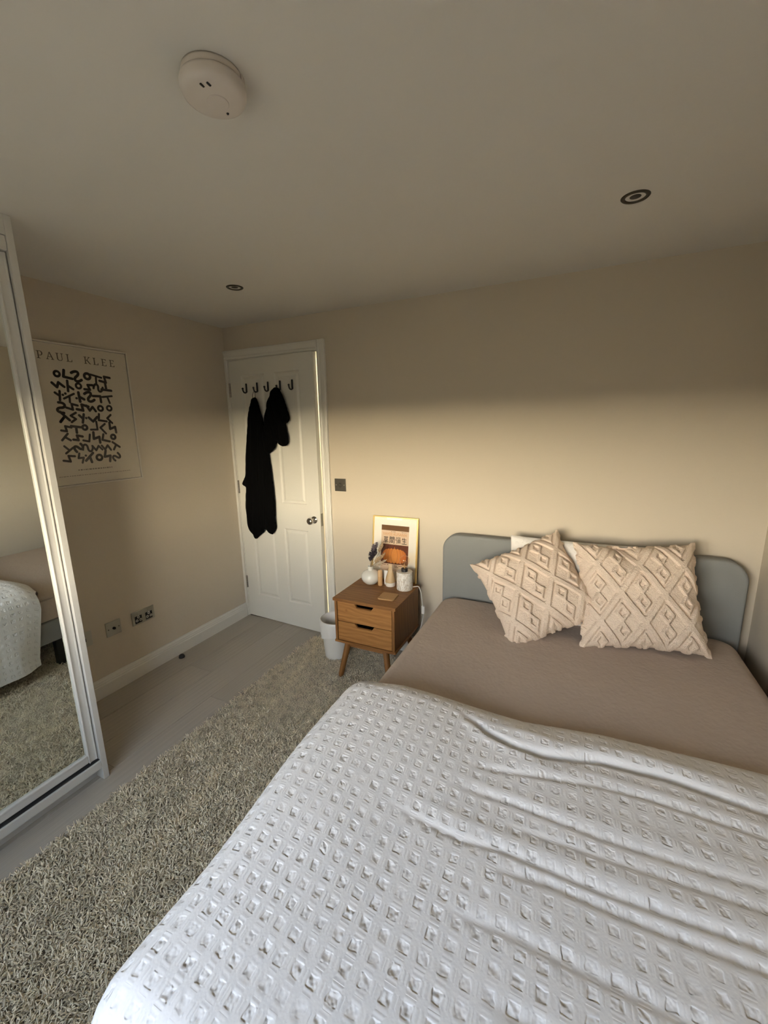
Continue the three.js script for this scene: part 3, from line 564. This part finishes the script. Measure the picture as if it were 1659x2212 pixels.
{
  // round vase
  const v = thing('bud_vase', 'round white ceramic bud vase on the bedside table', 'vase', [1.243, NT, 0.168]);
  obj('vase_body', lathe([[0.0001, 0.001], [0.028, 0.001], [0.034, 0.004], [0.05, 0.018], [0.058, 0.034], [0.0605, 0.048], [0.057, 0.064], [0.047, 0.078], [0.032, 0.0865], [0.02, 0.09], [0.0165, 0.094], [0.0165, 0.112], [0.0178, 0.115], [0.0165, 0.1165], [0.0145, 0.115], [0.0138, 0.1], [0.0138, 0.092], [0.0001, 0.088]], 56), P({ color: rgb(0.72, 0.72, 0.66), roughness: 0.25, clearcoat: 0.5, clearcoatRoughness: 0.15 }), v);
  // dried flowers standing in the vase
  const d = thing('dried_flowers', 'bunch of dried grasses and dark purple flowers in the white vase', 'dried flowers', [1.243, NT + 0.1, 0.168]);
  const stemM = S({ color: rgb(0.3, 0.22, 0.11), roughness: 0.9 }), dark = S({ color: rgb(0.035, 0.028, 0.04), roughness: 0.9 }), mid = S({ color: rgb(0.16, 0.13, 0.15), roughness: 0.9 }), tan = S({ color: rgb(0.5, 0.36, 0.21), roughness: 0.95 }), cream = S({ color: rgb(0.62, 0.52, 0.38), roughness: 0.95 });
  const heads = [[0.006, 0.085, 0.012, dark, 0.06], [0.016, 0.105, 0.004, dark, 0.06], [0.026, 0.095, 0.02, dark, 0.06], [0.03, 0.125, -0.006, mid, 0.06], [0.042, 0.115, 0.01, dark, 0.05], [0.034, 0.148, -0.016, mid, 0.05], [0.022, 0.14, 0.0, mid, 0.05], [0.062, 0.14, -0.03, tan, 0.06], [0.078, 0.085, 0.0, tan, 0.08], [0.09, 0.058, 0.012, cream, 0.07], [0.07, 0.045, 0.022, cream, 0.06], [0.055, 0.07, 0.015, tan, 0.05]];
  const stemEnds = [];
  heads.forEach(([x, y, z, m, len]) => {
    const st = obj('stem', tube([[rr(-0.004, 0.004), -0.06, rr(-0.004, 0.004)], [x * 0.12, 0.012, z * 0.12], [x * 0.55, y * 0.5, z * 0.5], [x, y - len * 0.3, z]], 0.0011, 16, 5), stemM, d);
    const bits = [], dirx = x * 0.9, diry = y, L = Math.hypot(dirx, diry, z);
    for (let k = 0; k < 70; k++) {
      const t = (k + rnd()) / 70, along = (t - 0.5) * len, sp = (m === tan || m === cream ? 0.010 : 0.011) * Math.sin(Math.PI * (0.12 + 0.85 * t)), a = rnd() * 2 * PI;
      const g = new THREE.ConeGeometry(0.0028, rr(0.009, 0.018), 4).rotateZ(-0.9 * Math.cos(a)).rotateX(0.9 * Math.sin(a)).translate(x + dirx / L * along + Math.cos(a) * sp, y + diry / L * along + rr(-0.002, 0.002), z + z / L * along + Math.sin(a) * sp);
      bits.push(g);
    }
    obj('flower_head', bits, m, d);
  });
  // cosmetics
  const t1 = thing('lip_balm_tube', 'slim tan wooden cylinder standing beside the white vase', 'tube', [1.312, NT, 0.172]);
  obj('tube_body', lathe([[0.0001, 0], [0.0135, 0], [0.0145, 0.002], [0.0145, 0.058], [0.0138, 0.06]], 28), S({ color: rgb(0.56, 0.34, 0.15), roughness: 0.55 }), t1);
  obj('cap', lathe([[0.0138, 0.0605], [0.0145, 0.0615], [0.0142, 0.094], [0.011, 0.1], [0.006, 0.103], [0.0001, 0.104]], 28), S({ color: rgb(0.62, 0.4, 0.2), roughness: 0.5 }), t1);
  const t2 = thing('white_cream_tube', 'small white tube standing behind the tan cylinder', 'tube', [1.336, NT, 0.138]);
  obj('cap', cyl(0.011, 0.0115, 0.02, 24), plasticWhite, t2);
  obj('tube_body', grid(28, 10, (u, v) => { const a = u * 2 * PI, k = v; return [Math.cos(a) * 0.0115 * (1 + 0.12 * k), 0.0205 + 0.068 * k, Math.sin(a) * 0.0115 * (1 - 0.94 * k)]; }, null, true), plasticWhite, t2);
  const t3 = thing('hand_cream_tube', 'beige squeeze tube standing on its wide white cap', 'tube', [1.374, NT, 0.152]);
  obj('cap', lathe([[0.0001, 0], [0.029, 0], [0.0305, 0.002], [0.0325, 0.024], [0.0315, 0.026], [0.0001, 0.026]], 40), S({ color: rgb(0.72, 0.68, 0.6), roughness: 0.4 }), t3);
  obj('tube_body', grid(40, 16, (u, v) => { const a = u * 2 * PI, k = sstep(0, 1, v); return [Math.cos(a) * (0.0325 - 0.020 * k), 0.0262 + 0.098 * v, Math.sin(a) * (0.0325 - 0.031 * k)]; }, null, true), S({ color: rgb(0.52, 0.37, 0.2), roughness: 0.45 }), t3);
  obj('crimp', bx(-0.0125, 0.0125, 0.122, 0.14, -0.0012, 0.0012, 0.0005), S({ color: rgb(0.58, 0.44, 0.27), roughness: 0.5 }), t3);
  // lamp: speckled cylinder, black holder, clear bulb, white cord with inline switch
  const terr = dataTex(512, 256, (u, v) => {
    let c = [0.72, 0.69, 0.63];
    const q = fbm(u * 90, v * 45, 45, 2, 201), q2 = fbm(u * 120, v * 60, 60, 2, 207);
    if (q > 0.62) c = [0.52, 0.47, 0.4]; else if (q2 > 0.72) c = [0.6, 0.5, 0.38]; else if (q < 0.33) c = [0.82, 0.8, 0.75];
    return c.map(lin2s);
  }, true);
  const L = thing('table_lamp', 'speckled stone cylinder lamp with a clear globe bulb, unlit', 'lamp', [1.477, NT, 0.168]);
  obj('lamp_base', lathe([[0.0001, 0], [0.047, 0], [0.0495, 0.003], [0.0495, 0.111], [0.0475, 0.114], [0.0001, 0.114]], 56), S({ map: terr, roughness: 0.6 }), L);
  obj('bulb_holder', lathe([[0.02, 0.114], [0.02, 0.131], [0.0185, 0.133], [0.0001, 0.133]], 32), blackPlastic, L);
  const bulb = obj('bulb', lathe([[0.0125, 0.133], [0.0135, 0.142], [0.019, 0.152], [0.027, 0.165], [0.0305, 0.18], [0.029, 0.194], [0.022, 0.206], [0.011, 0.2125], [0.0001, 0.214]], 40), P({ color: rgb(0.98, 0.9, 0.78), transmission: 1, roughness: 0, thickness: 0, ior: 1.45 }), L);
  obj('filament', [tube([[-0.004, 0.134, 0], [-0.009, 0.165, 0.003], [-0.004, 0.185, 0.004], [0.003, 0.165, 0], [0.006, 0.187, -0.003], [0.011, 0.165, -0.002], [0.005, 0.134, 0]], 0.0006, 40, 5), cyl(0.004, 0.0025, 0.03, 12).translate(0, 0.133, 0)], S({ color: rgb(0.6, 0.45, 0.25), roughness: 0.4, metalness: 0.5 }), bulb);
  const wht = S({ color: rgb(0.78, 0.77, 0.74), roughness: 0.4 });
  const cord = obj('cord', tube([[0.046, 0.014, -0.012], [0.06, 0.014, -0.024], [0.075, 0.012, -0.038], [0.087, -0.02, -0.046], [0.093, -0.07, -0.05], [0.098, -0.13, -0.055], [0.101, -0.17, -0.058], [0.09, -0.24, -0.06], [0.07, -0.32, -0.07], [0.06, -0.5, -0.075]], 0.0028, 80, 8), wht, L);
  obj('cord_switch', new RoundedBoxGeometry(0.02, 0.056, 0.016, 3, 0.006).translate(0.1, -0.145, -0.056), wht, L);
  // coaster
  const cs = obj('coaster', soft(extr(rrect(-0.05, 0.05, -0.05, 0.05, 0.014), 0.005, 0.0012, 2).rotateX(-PI / 2), 0.5), S({ map: dataTex(128, 128, (u, v) => [0.42, 0.25, 0.11].map((c) => lin2s(c * (0.8 + 0.4 * fbm(u * 50, v * 50, 50, 2, 77)))), true, 0.1), roughness: 0.85 }));
  cs.position.set(1.436, NT + 0.0002, 0.322); cs.rotation.y = 0.06; tag(cs, 'square tan cork coaster with rounded corners', 'coaster');
}

// ------------------------------------------------------------------ bed
const BX0 = 1.69, BX1 = 3.136, MT = 0.5;
const weave = dataTex(256, 256, (u, v) => 0.5 + 0.25 * Math.sin(u * 2 * PI * 64) * Math.sin(v * 2 * PI * 64) + 0.5 * (fbm(u * 64, v * 64, 64, 2, 41) - 0.5), false, 0.12);
{
  const b = thing('bed_frame', 'double bed frame with a rounded blue-grey upholstered headboard', 'bed', [0, 0, 0]);
  const fab = S({ color: rgb(0.235, 0.24, 0.232), roughness: 0.95, bumpMap: weave, bumpScale: 0.0008 });
  const head = new THREE.Shape();
  { const y1 = 0.868, r = 0.105, y0 = 0.06; head.moveTo(BX0, y0); head.lineTo(BX1, y0); head.lineTo(BX1, y1 - r); head.absarc(BX1 - r, y1 - r, r, 0, PI / 2); head.lineTo(BX0 + r * 0.9, y1); head.absarc(BX0 + r * 0.9, y1 - r * 0.9, r * 0.9, PI / 2, PI); head.closePath(); }
  obj('headboard', boxUV(soft(extr(head, 0.036, 0.014, 5, 20).translate(0, 0, 0.034), 0.6)), fab, b);
  obj('side_rail', bx(1.687, 1.717, 0.205, 0.345, 0.085, 2.1, 0.01), fab, b);
  obj('side_rail', bx(3.109, 3.136, 0.205, 0.345, 0.085, 2.1, 0.01), fab, b);
  obj('foot_rail', bx(1.687, 3.136, 0.205, 0.345, 2.1, 2.13, 0.01), fab, b);
  obj('slat_base', bx(1.72, 3.106, 0.25, 0.275, 0.086, 2.098), S({ color: rgb(0.45, 0.35, 0.22), roughness: 0.8 }), b);
  for (const x of [1.74, 3.08]) for (const z of [0.16, 1.08, 2.02]) obj('leg', bx(x - 0.02, x + 0.02, 0.006, 0.25, z - 0.02, z + 0.02, 0.004), blackPlastic, b);
}
{
  const m = thing('mattress', 'mattress in a taupe fitted sheet', 'mattress', [0, 0, 0]);
  const wr = dataTex(512, 512, (u, v) => 0.5 + 0.6 * (fbm(u * 6, v * 6, 6, 4, 301) - 0.5) + 0.12 * (fbm(u * 90, v * 90, 90, 2, 311) - 0.5), false, 0.9);
  const g = extr(rrect(1.706, 3.11, -2.09, -0.092, 0.09), 0.11, 0.055, 8, 16).rotateX(-PI / 2);
  g.translate(0, 0.278 + 0.055, 0);
  obj('fitted_sheet', boxUV(soft(g, 0.7)), S({ color: rgb(0.47, 0.39, 0.325), roughness: 0.9, bumpMap: wr, bumpScale: 0.008 }), m);
}
// cushions and pillow: corner order TL, TR, BR, BL
function cushionGeo(w, h, t, relief, n, seedK, pinch = 0.085, dent = null) {
  const build = (side) => grid(n, n, (u, v) => {
    const a = u * 2 - 1, b = v * 2 - 1, ax = Math.abs(a), ay = Math.abs(b);
    const px = a * (w / 2) * (1 - pinch * (1 - b * b) * ax), py = b * (h / 2) * (1 - pinch * (1 - a * a) * ay);
    const prof = Math.pow(Math.max(0, 1 - Math.pow(ax, 2.6)), 0.48) * Math.pow(Math.max(0, 1 - Math.pow(ay, 2.6)), 0.48);
    const crease = 0.012 * (vnoise(a * 2.2 + seedK, b * 2.2, 1 << 20, 3) - 0.5) * 2 * Math.min(1, prof * 2);
    const edge = Math.min(1, 12 * (1 - Math.max(ax, ay))), dip = dent ? dent(a, b) * Math.min(1, prof * 3) : 0;
    const r = relief ? relief(px, py) * (0.25 + 0.75 * edge) : 0;
    const z = side * (t / 2 * prof + r * (edge > 0 ? 1 : 0) - (side > 0 ? dip : 0)) + crease;
    const bl = relief && edge < 1 ? (relief(px * 1.02, py * 1.02) - 0.002) * (1 - edge) * 0.6 : 0;
    return [px + Math.sign(a) * (ax > 0.98 ? bl : 0), py + Math.sign(b) * (ay > 0.98 ? bl : 0), ax > 0.9999 || ay > 0.9999 ? 0 : z];
  }, (u, v) => [u * w, v * h], side < 0);
  return build;
}
const diamond = (x, y) => {
  const pw = 0.17, ph = 0.25, soft = (d, wd) => 1 - sstep(wd * 0.62, wd, Math.abs(d));
  // rhombic lattice with stepped crossings
  const cells = []; let best = 0;
  const ix = Math.round(x / pw), iy = Math.round(y / ph);
  for (const ox of [0, 0.5]) {
    const cx = (Math.round(x / pw - ox) + ox) * pw, cy = (Math.round(y / ph - ox) + ox) * ph, dx = Math.abs(x - cx) / pw, dy = Math.abs(y - cy) / ph;
    const m = dx + dy;                                    // 0 at the centre, 0.5 on the rhombus
    if (m <= 0.5) {
      best = Math.max(best, soft(0.5 - m, 0.105) );
      const sy = (y - cy) / ph;
      for (const k of [-0.15, 0.15]) { const mm = dx + Math.abs(sy - k); best = Math.max(best, soft(mm - 0.125, 0.06)); }
      best = Math.max(best, (dx < 0.12 && Math.abs(dy - 0.44) < 0.05) ? 0.8 * (1 - sstep(0.07, 0.12, dx)) : 0);
    }
  }
  return 0.013 * best + 0.0022 * (vnoise(x * 260 + 50, y * 260 + 50, 1 << 20, 6) - 0.5);
};
function placeQuad(g, TL, TR, BR, BL) {
  const v = (a) => new THREE.Vector3(...a), [tl, tr, br, bl] = [TL, TR, BR, BL].map(v);
  const c = tl.clone().add(tr).add(br).add(bl).multiplyScalar(0.25), ex = tr.clone().sub(tl).add(br).sub(bl).normalize(); let ey = tl.clone().sub(bl).add(tr).sub(br); ey.addScaledVector(ex, -ey.dot(ex)).normalize();
  const ez = ex.clone().cross(ey); g.matrix.makeBasis(ex, ey, ez).setPosition(c); g.matrix.decompose(g.position, g.quaternion, g.scale);
}
{
  const fluffy = S({ color: rgb(0.84, 0.69, 0.55), roughness: 1, bumpMap: dataTex(256, 256, (u, v) => fbm(u * 90, v * 90, 90, 3, 61), false, 0.12), bumpScale: 0.004 });
  const cushion = (label, w, h, t, sd, corners, dent) => {
    const g = thing('cushion', label, 'cushion', [0, 0, 0], 0, 'tufted cushions on the bed'), b = cushionGeo(w, h, t, diamond, 150, sd, 0.085, dent);
    obj('front_cover', b(1), fluffy, g); obj('back_cover', b(-1), fluffy, g);
    placeQuad(g, ...corners); return g;
  };
  cushion('beige tufted diamond cushion tipped on its corner against the white pillow', 0.475, 0.475, 0.2, 3.3, [[1.905, 0.69, 0.30], [2.285, 0.93, 0.19], [2.56, 0.63, 0.30], [2.215, 0.535, 0.50]]);
  cushion('beige tufted diamond cushion sitting square on the side of the bed by the wall', 0.5, 0.49, 0.2, 8.1, [[2.425, 0.88, 0.2], [2.865, 0.93, 0.19], [2.955, 0.535, 0.33], [2.47, 0.53, 0.455]], (a, b) => 0.05 * Math.exp(-((a + 0.15 + 0.35 * (b - 0.8)) ** 2) / 0.05) * sstep(0.25, 0.95, b));
  const pil = thing('pillow', 'plain white pillow behind the two beige cushions', 'pillow', [0, 0, 0]), pb = cushionGeo(0.72, 0.44, 0.13, null, 60, 5.7, 0.03), pm = S({ color: rgb(0.78, 0.75, 0.7), roughness: 0.9, bumpMap: dataTex(256, 256, (u, v) => fbm(u * 8, v * 8, 8, 4, 91), false, 0.3), bumpScale: 0.01 });
  obj('front_cover', pb(1), pm, pil); obj('back_cover', pb(-1), pm, pil);
  placeQuad(pil, [2.1, 0.905, 0.135], [2.8, 0.905, 0.125], [2.8, 0.485, 0.215], [2.1, 0.485, 0.225]);
}

// ------------------------------------------------------------------ duvet: white seersucker, draped over the side and the foot
{
  const PITCH = 0.039;
  const N = 16, seer = dataTex(1024, 1024, (u, v) => {
    const a = u * N, b = v * N, ia = Math.floor(a), ib = Math.floor(b), fa = a - ia, fb = b - ib;
    const wa = 0.16 * (fbm(u * N * 3, v * N * 3, N * 3, 2, 51) - 0.5), wb = 0.16 * (fbm(u * N * 3, v * N * 3, N * 3, 2, 53) - 0.5), ja = 0.08 * (hash(ia, ib, 1) - 0.5) + wa, jb = 0.08 * (hash(ia, ib, 2) - 0.5) + wb;
    const ma = sstep(0.22, 0.30, fa + ja) * (1 - sstep(0.70, 0.78, fa + ja)), mb = sstep(0.22, 0.30, fb + jb) * (1 - sstep(0.70, 0.78, fb + jb));
    const ph = hash(ia, ib, 5) * 6.28, amp = 0.35 + 0.8 * hash(ia, ib, 7);
    let h = 0.35;
    const r1 = Math.sin(fa * 2 * PI * (3 + 2 * hash(ia, ib, 9)) + ph + 1.2 * fb), r2 = Math.sin(fb * 2 * PI * (3 + 2 * hash(ia, ib, 10)) + ph + 1.2 * fa);
    h += 0.035 * amp * mb * (1 - ma) * r1 + 0.035 * amp * ma * (1 - mb) * r2;
    const cr = fbm(u * N * 4, v * N * 4, N * 4, 2, 15) - 0.5, ridge = Math.sin((fa * Math.cos(ph) + fb * Math.sin(ph)) * 15 + ph) * 0.5;
    h += ma * mb * (0.16 * amp + 0.75 * cr * amp + 0.14 * ridge * amp);
    return h + 0.03 * (fbm(u * N * 8, v * N * 8, N * 8, 2, 19) - 0.5);
  }, false, PITCH * N);
  const white = S({ color: rgb(0.77, 0.765, 0.765), roughness: 0.88, bumpMap: seer, bumpScale: 0.0062 });
  const XL = 1.765, XR = 3.125, ZH = 1.09, ZB = 2.08, R = 0.105, sideHang = 0.56, footHang = 0.5;
  const headEdge = (x) => { const k = [[1.55, 1.165], [1.69, 1.165], [1.75, 1.13], [1.87, 1.1], [2.0, 1.094], [2.29, 1.097], [2.52, 1.06], [2.76, 1.045], [2.93, 1.04], [3.2, 1.035]]; for (let i = 1; i < k.length; i++) if (x <= k[i][0]) { const t = clamp((x - k[i - 1][0]) / (k[i][0] - k[i - 1][0])); return k[i - 1][1] + t * (k[i][1] - k[i - 1][1]); } return 1.035; };
  const folds = [
    { p: [[2.08, 1.185], [2.2, 1.25], [2.28, 1.272], [2.36, 1.272], [2.51, 1.225], [2.67, 1.215], [2.9, 1.24]], d: -0.019, w: 0.012 }, { p: [[2.1, 1.225], [2.22, 1.285], [2.35, 1.3]], d: 0.0050, w: 0.022 }, { p: [[2.2, 1.2], [2.4, 1.22], [2.6, 1.17], [2.9, 1.18]], d: 0.0074, w: 0.03 },
    { p: [[2.16, 1.4], [2.28, 1.37], [2.5, 1.32], [2.61, 1.31], [2.95, 1.32]], d: -0.0050, w: 0.009 }, { p: [[2.2, 1.36], [2.5, 1.285], [2.95, 1.285]], d: 0.0025, w: 0.016 },
    { p: [[2.11, 1.48], [2.3, 1.46], [2.5, 1.47], [2.68, 1.46], [3.0, 1.43]], d: -0.0043, w: 0.009 }, { p: [[2.11, 1.445], [2.5, 1.43], [3.0, 1.4]], d: 0.0025, w: 0.02 },
    { p: [[1.98, 1.6], [2.22, 1.605], [2.3, 1.59], [2.5, 1.59], [3.0, 1.56]], d: -0.0056, w: 0.009 }, { p: [[1.98, 1.565], [2.3, 1.56], [2.5, 1.555], [3.0, 1.53]], d: 0.0031, w: 0.022 },
    { p: [[2.25, 1.645], [2.41, 1.62], [2.58, 1.62], [3.0, 1.61]], d: -0.0050, w: 0.01 }, { p: [[2.2, 1.76], [2.34, 1.745], [2.6, 1.745], [3.0, 1.74]], d: -0.0043, w: 0.012 }, { p: [[2.3, 1.86], [2.5, 1.85], [3.0, 1.85]], d: -0.0037, w: 0.012 }, { p: [[2.25, 1.53], [2.6, 1.51], [3.0, 1.49]], d: -0.0037, w: 0.009 },
  ];
  const foldAt = (x, z) => { let s = 0; for (const f of folds) { let best = 1e9, tt = 0; for (let i = 1; i < f.p.length; i++) { const [a, b] = f.p[i - 1], [c, e] = f.p[i], l = (c - a) ** 2 + (e - b) ** 2, t = clamp(((x - a) * (c - a) + (z - b) * (e - b)) / l), d = Math.hypot(x - a - t * (c - a), z - b - t * (e - b)); if (d < best) { best = d; tt = (i - 1 + t) / (f.p.length - 1); } } if (best < f.w * 3.2) s += f.d * Math.exp(-(best * best) / (f.w * f.w)) * sstep(0, 0.22, tt) * (1 - 0.5 * sstep(0.85, 1, tt)); } return s; };
  const drop = (d, r) => { const q = r * PI / 2; if (d <= 0) return [d, 0]; if (d < q) return [r * Math.sin(d / r), r * (1 - Math.cos(d / r))]; return [r + 0.06 * (d - q), r + (d - q)]; };
  const topY = (x, z) => {
    const t = z - headEdge(x), roll = 0.115, k = clamp(t / roll), edge = Math.sqrt(1 - (1 - k) ** 2);
    const thick = 0.088 - 0.03 * sstep(1.8, 2.3, x) - 0.006 * sstep(2.3, 3.1, x);
    return MT + 0.004 + thick * edge + 0.018 * (fbm(x * 2.4, z * 2.4, 1 << 20, 2, 33) - 0.5) * k ;
  };
  const puff = (s, t) => { const a = s / PITCH, b = t / PITCH, fa = a - Math.floor(a) - 0.5, fb = b - Math.floor(b) - 0.5, q = Math.max(Math.abs(fa), Math.abs(fb)); return 0.0016 * (0.4 + 0.6 * hash(Math.floor(a), Math.floor(b), 77)) * (1 - sstep(0.12, 0.32, q)); };
  const SW = XR - XL + sideHang, TL = ZB - ZH + footHang, step = 0.0048, nu = Math.round(SW / step), nv = Math.round(TL / step);
  const pt = (u, v) => {
    // s: across, 0 at the wall side; t: along, 0 at the head edge
    const s = u * SW, flat = XR - XL, a = s - flat, x = XR - Math.min(s, flat);
    const xx = XR - s, zh = headEdge(Math.max(xx, 1.6)), t = v * (ZB + footHang - zh), b = zh + t - ZB, z = zh + Math.min(t, ZB - zh);
    let X = x, Y, Z = z;
    const yTop = topY(Math.max(x, 1.62), z) + foldAt(x, z);
    if (a <= 0 && b <= 0) Y = yTop;
    else if (b <= 0) { const [h, d] = drop(a, R); const w = clamp((d - 0.12) / 0.3); X = x - h - w * (0.02 * Math.sin(z * 9 + 0.6) + 0.012 * Math.sin(z * 21)); Y = yTop - d; Y = Math.max(Y, 0.075 + 0.03 * Math.sin(z * 7)); Z = z + w * 0.05 * (1 - sstep(0, 0.35, t)); }
    else if (a <= 0) { const [h, d] = drop(b, R); const w = clamp((d - 0.1) / 0.3); Z = z + h + w * 0.02 * Math.sin(x * 11); Y = yTop - d; }
    else { const r = Math.hypot(a, b), th = Math.atan2(b, a), [h, d] = drop(r, R), w = clamp((d - 0.08) / 0.25), k = h * (1 + 0.16 * w * Math.cos(th * 8)); X = x - Math.cos(th) * k; Z = z + Math.sin(th) * k; Y = Math.max(yTop - d, 0.06); }
    X += 0.036 * sstep(1.45, 1.95, Z) * (1 - sstep(1.75, 2.1, X));
    return [X, Y, Z, s, t];
  };
  const top = grid(nu, nv, (u, v) => { const q = pt(u, v); return [q[0], q[1] , q[2]]; }, (u, v) => { const q = pt(u, v); return [q[3], q[4] + (headEdge(XR - q[3]) - ZH)]; }, true);
  // squares puff out along the surface normal
  { const p = top.attributes.position, n = top.attributes.normal, t = top.attributes.uv; for (let i = 0; i < p.count; i++) { const h = puff(t.getX(i), t.getY(i)); p.setXYZ(i, p.getX(i) + n.getX(i) * h, p.getY(i) + n.getY(i) * h, p.getZ(i) + n.getZ(i) * h); } top.computeVertexNormals(); }
  const dv = thing('duvet', 'white seersucker duvet spread over the foot half of the bed', 'duvet', [0, 0, 0]);
  obj('duvet_cover', top, white, dv);
  // underside, a little way inside
  const under = grid(60, 60, (u, v) => { const q = pt(u, v), s = q[3], t = q[4]; return [q[0] + (s > XR - XL ? 0.012 : 0), q[1] - (s > XR - XL || q[2] > ZB ? 0 : 0.0), q[2] - (q[2] > ZB ? 0.012 : 0)]; }, (u, v) => [u, v], false);
  { const p = under.attributes.position; for (let i = 0; i < p.count; i++) p.setY(i, Math.min(p.getY(i) - 0.004, MT + 0.0045 + 0.03)); under.computeVertexNormals(); }
  obj('duvet_lining', under, white, dv);
}

renderer.render(scene, camera);
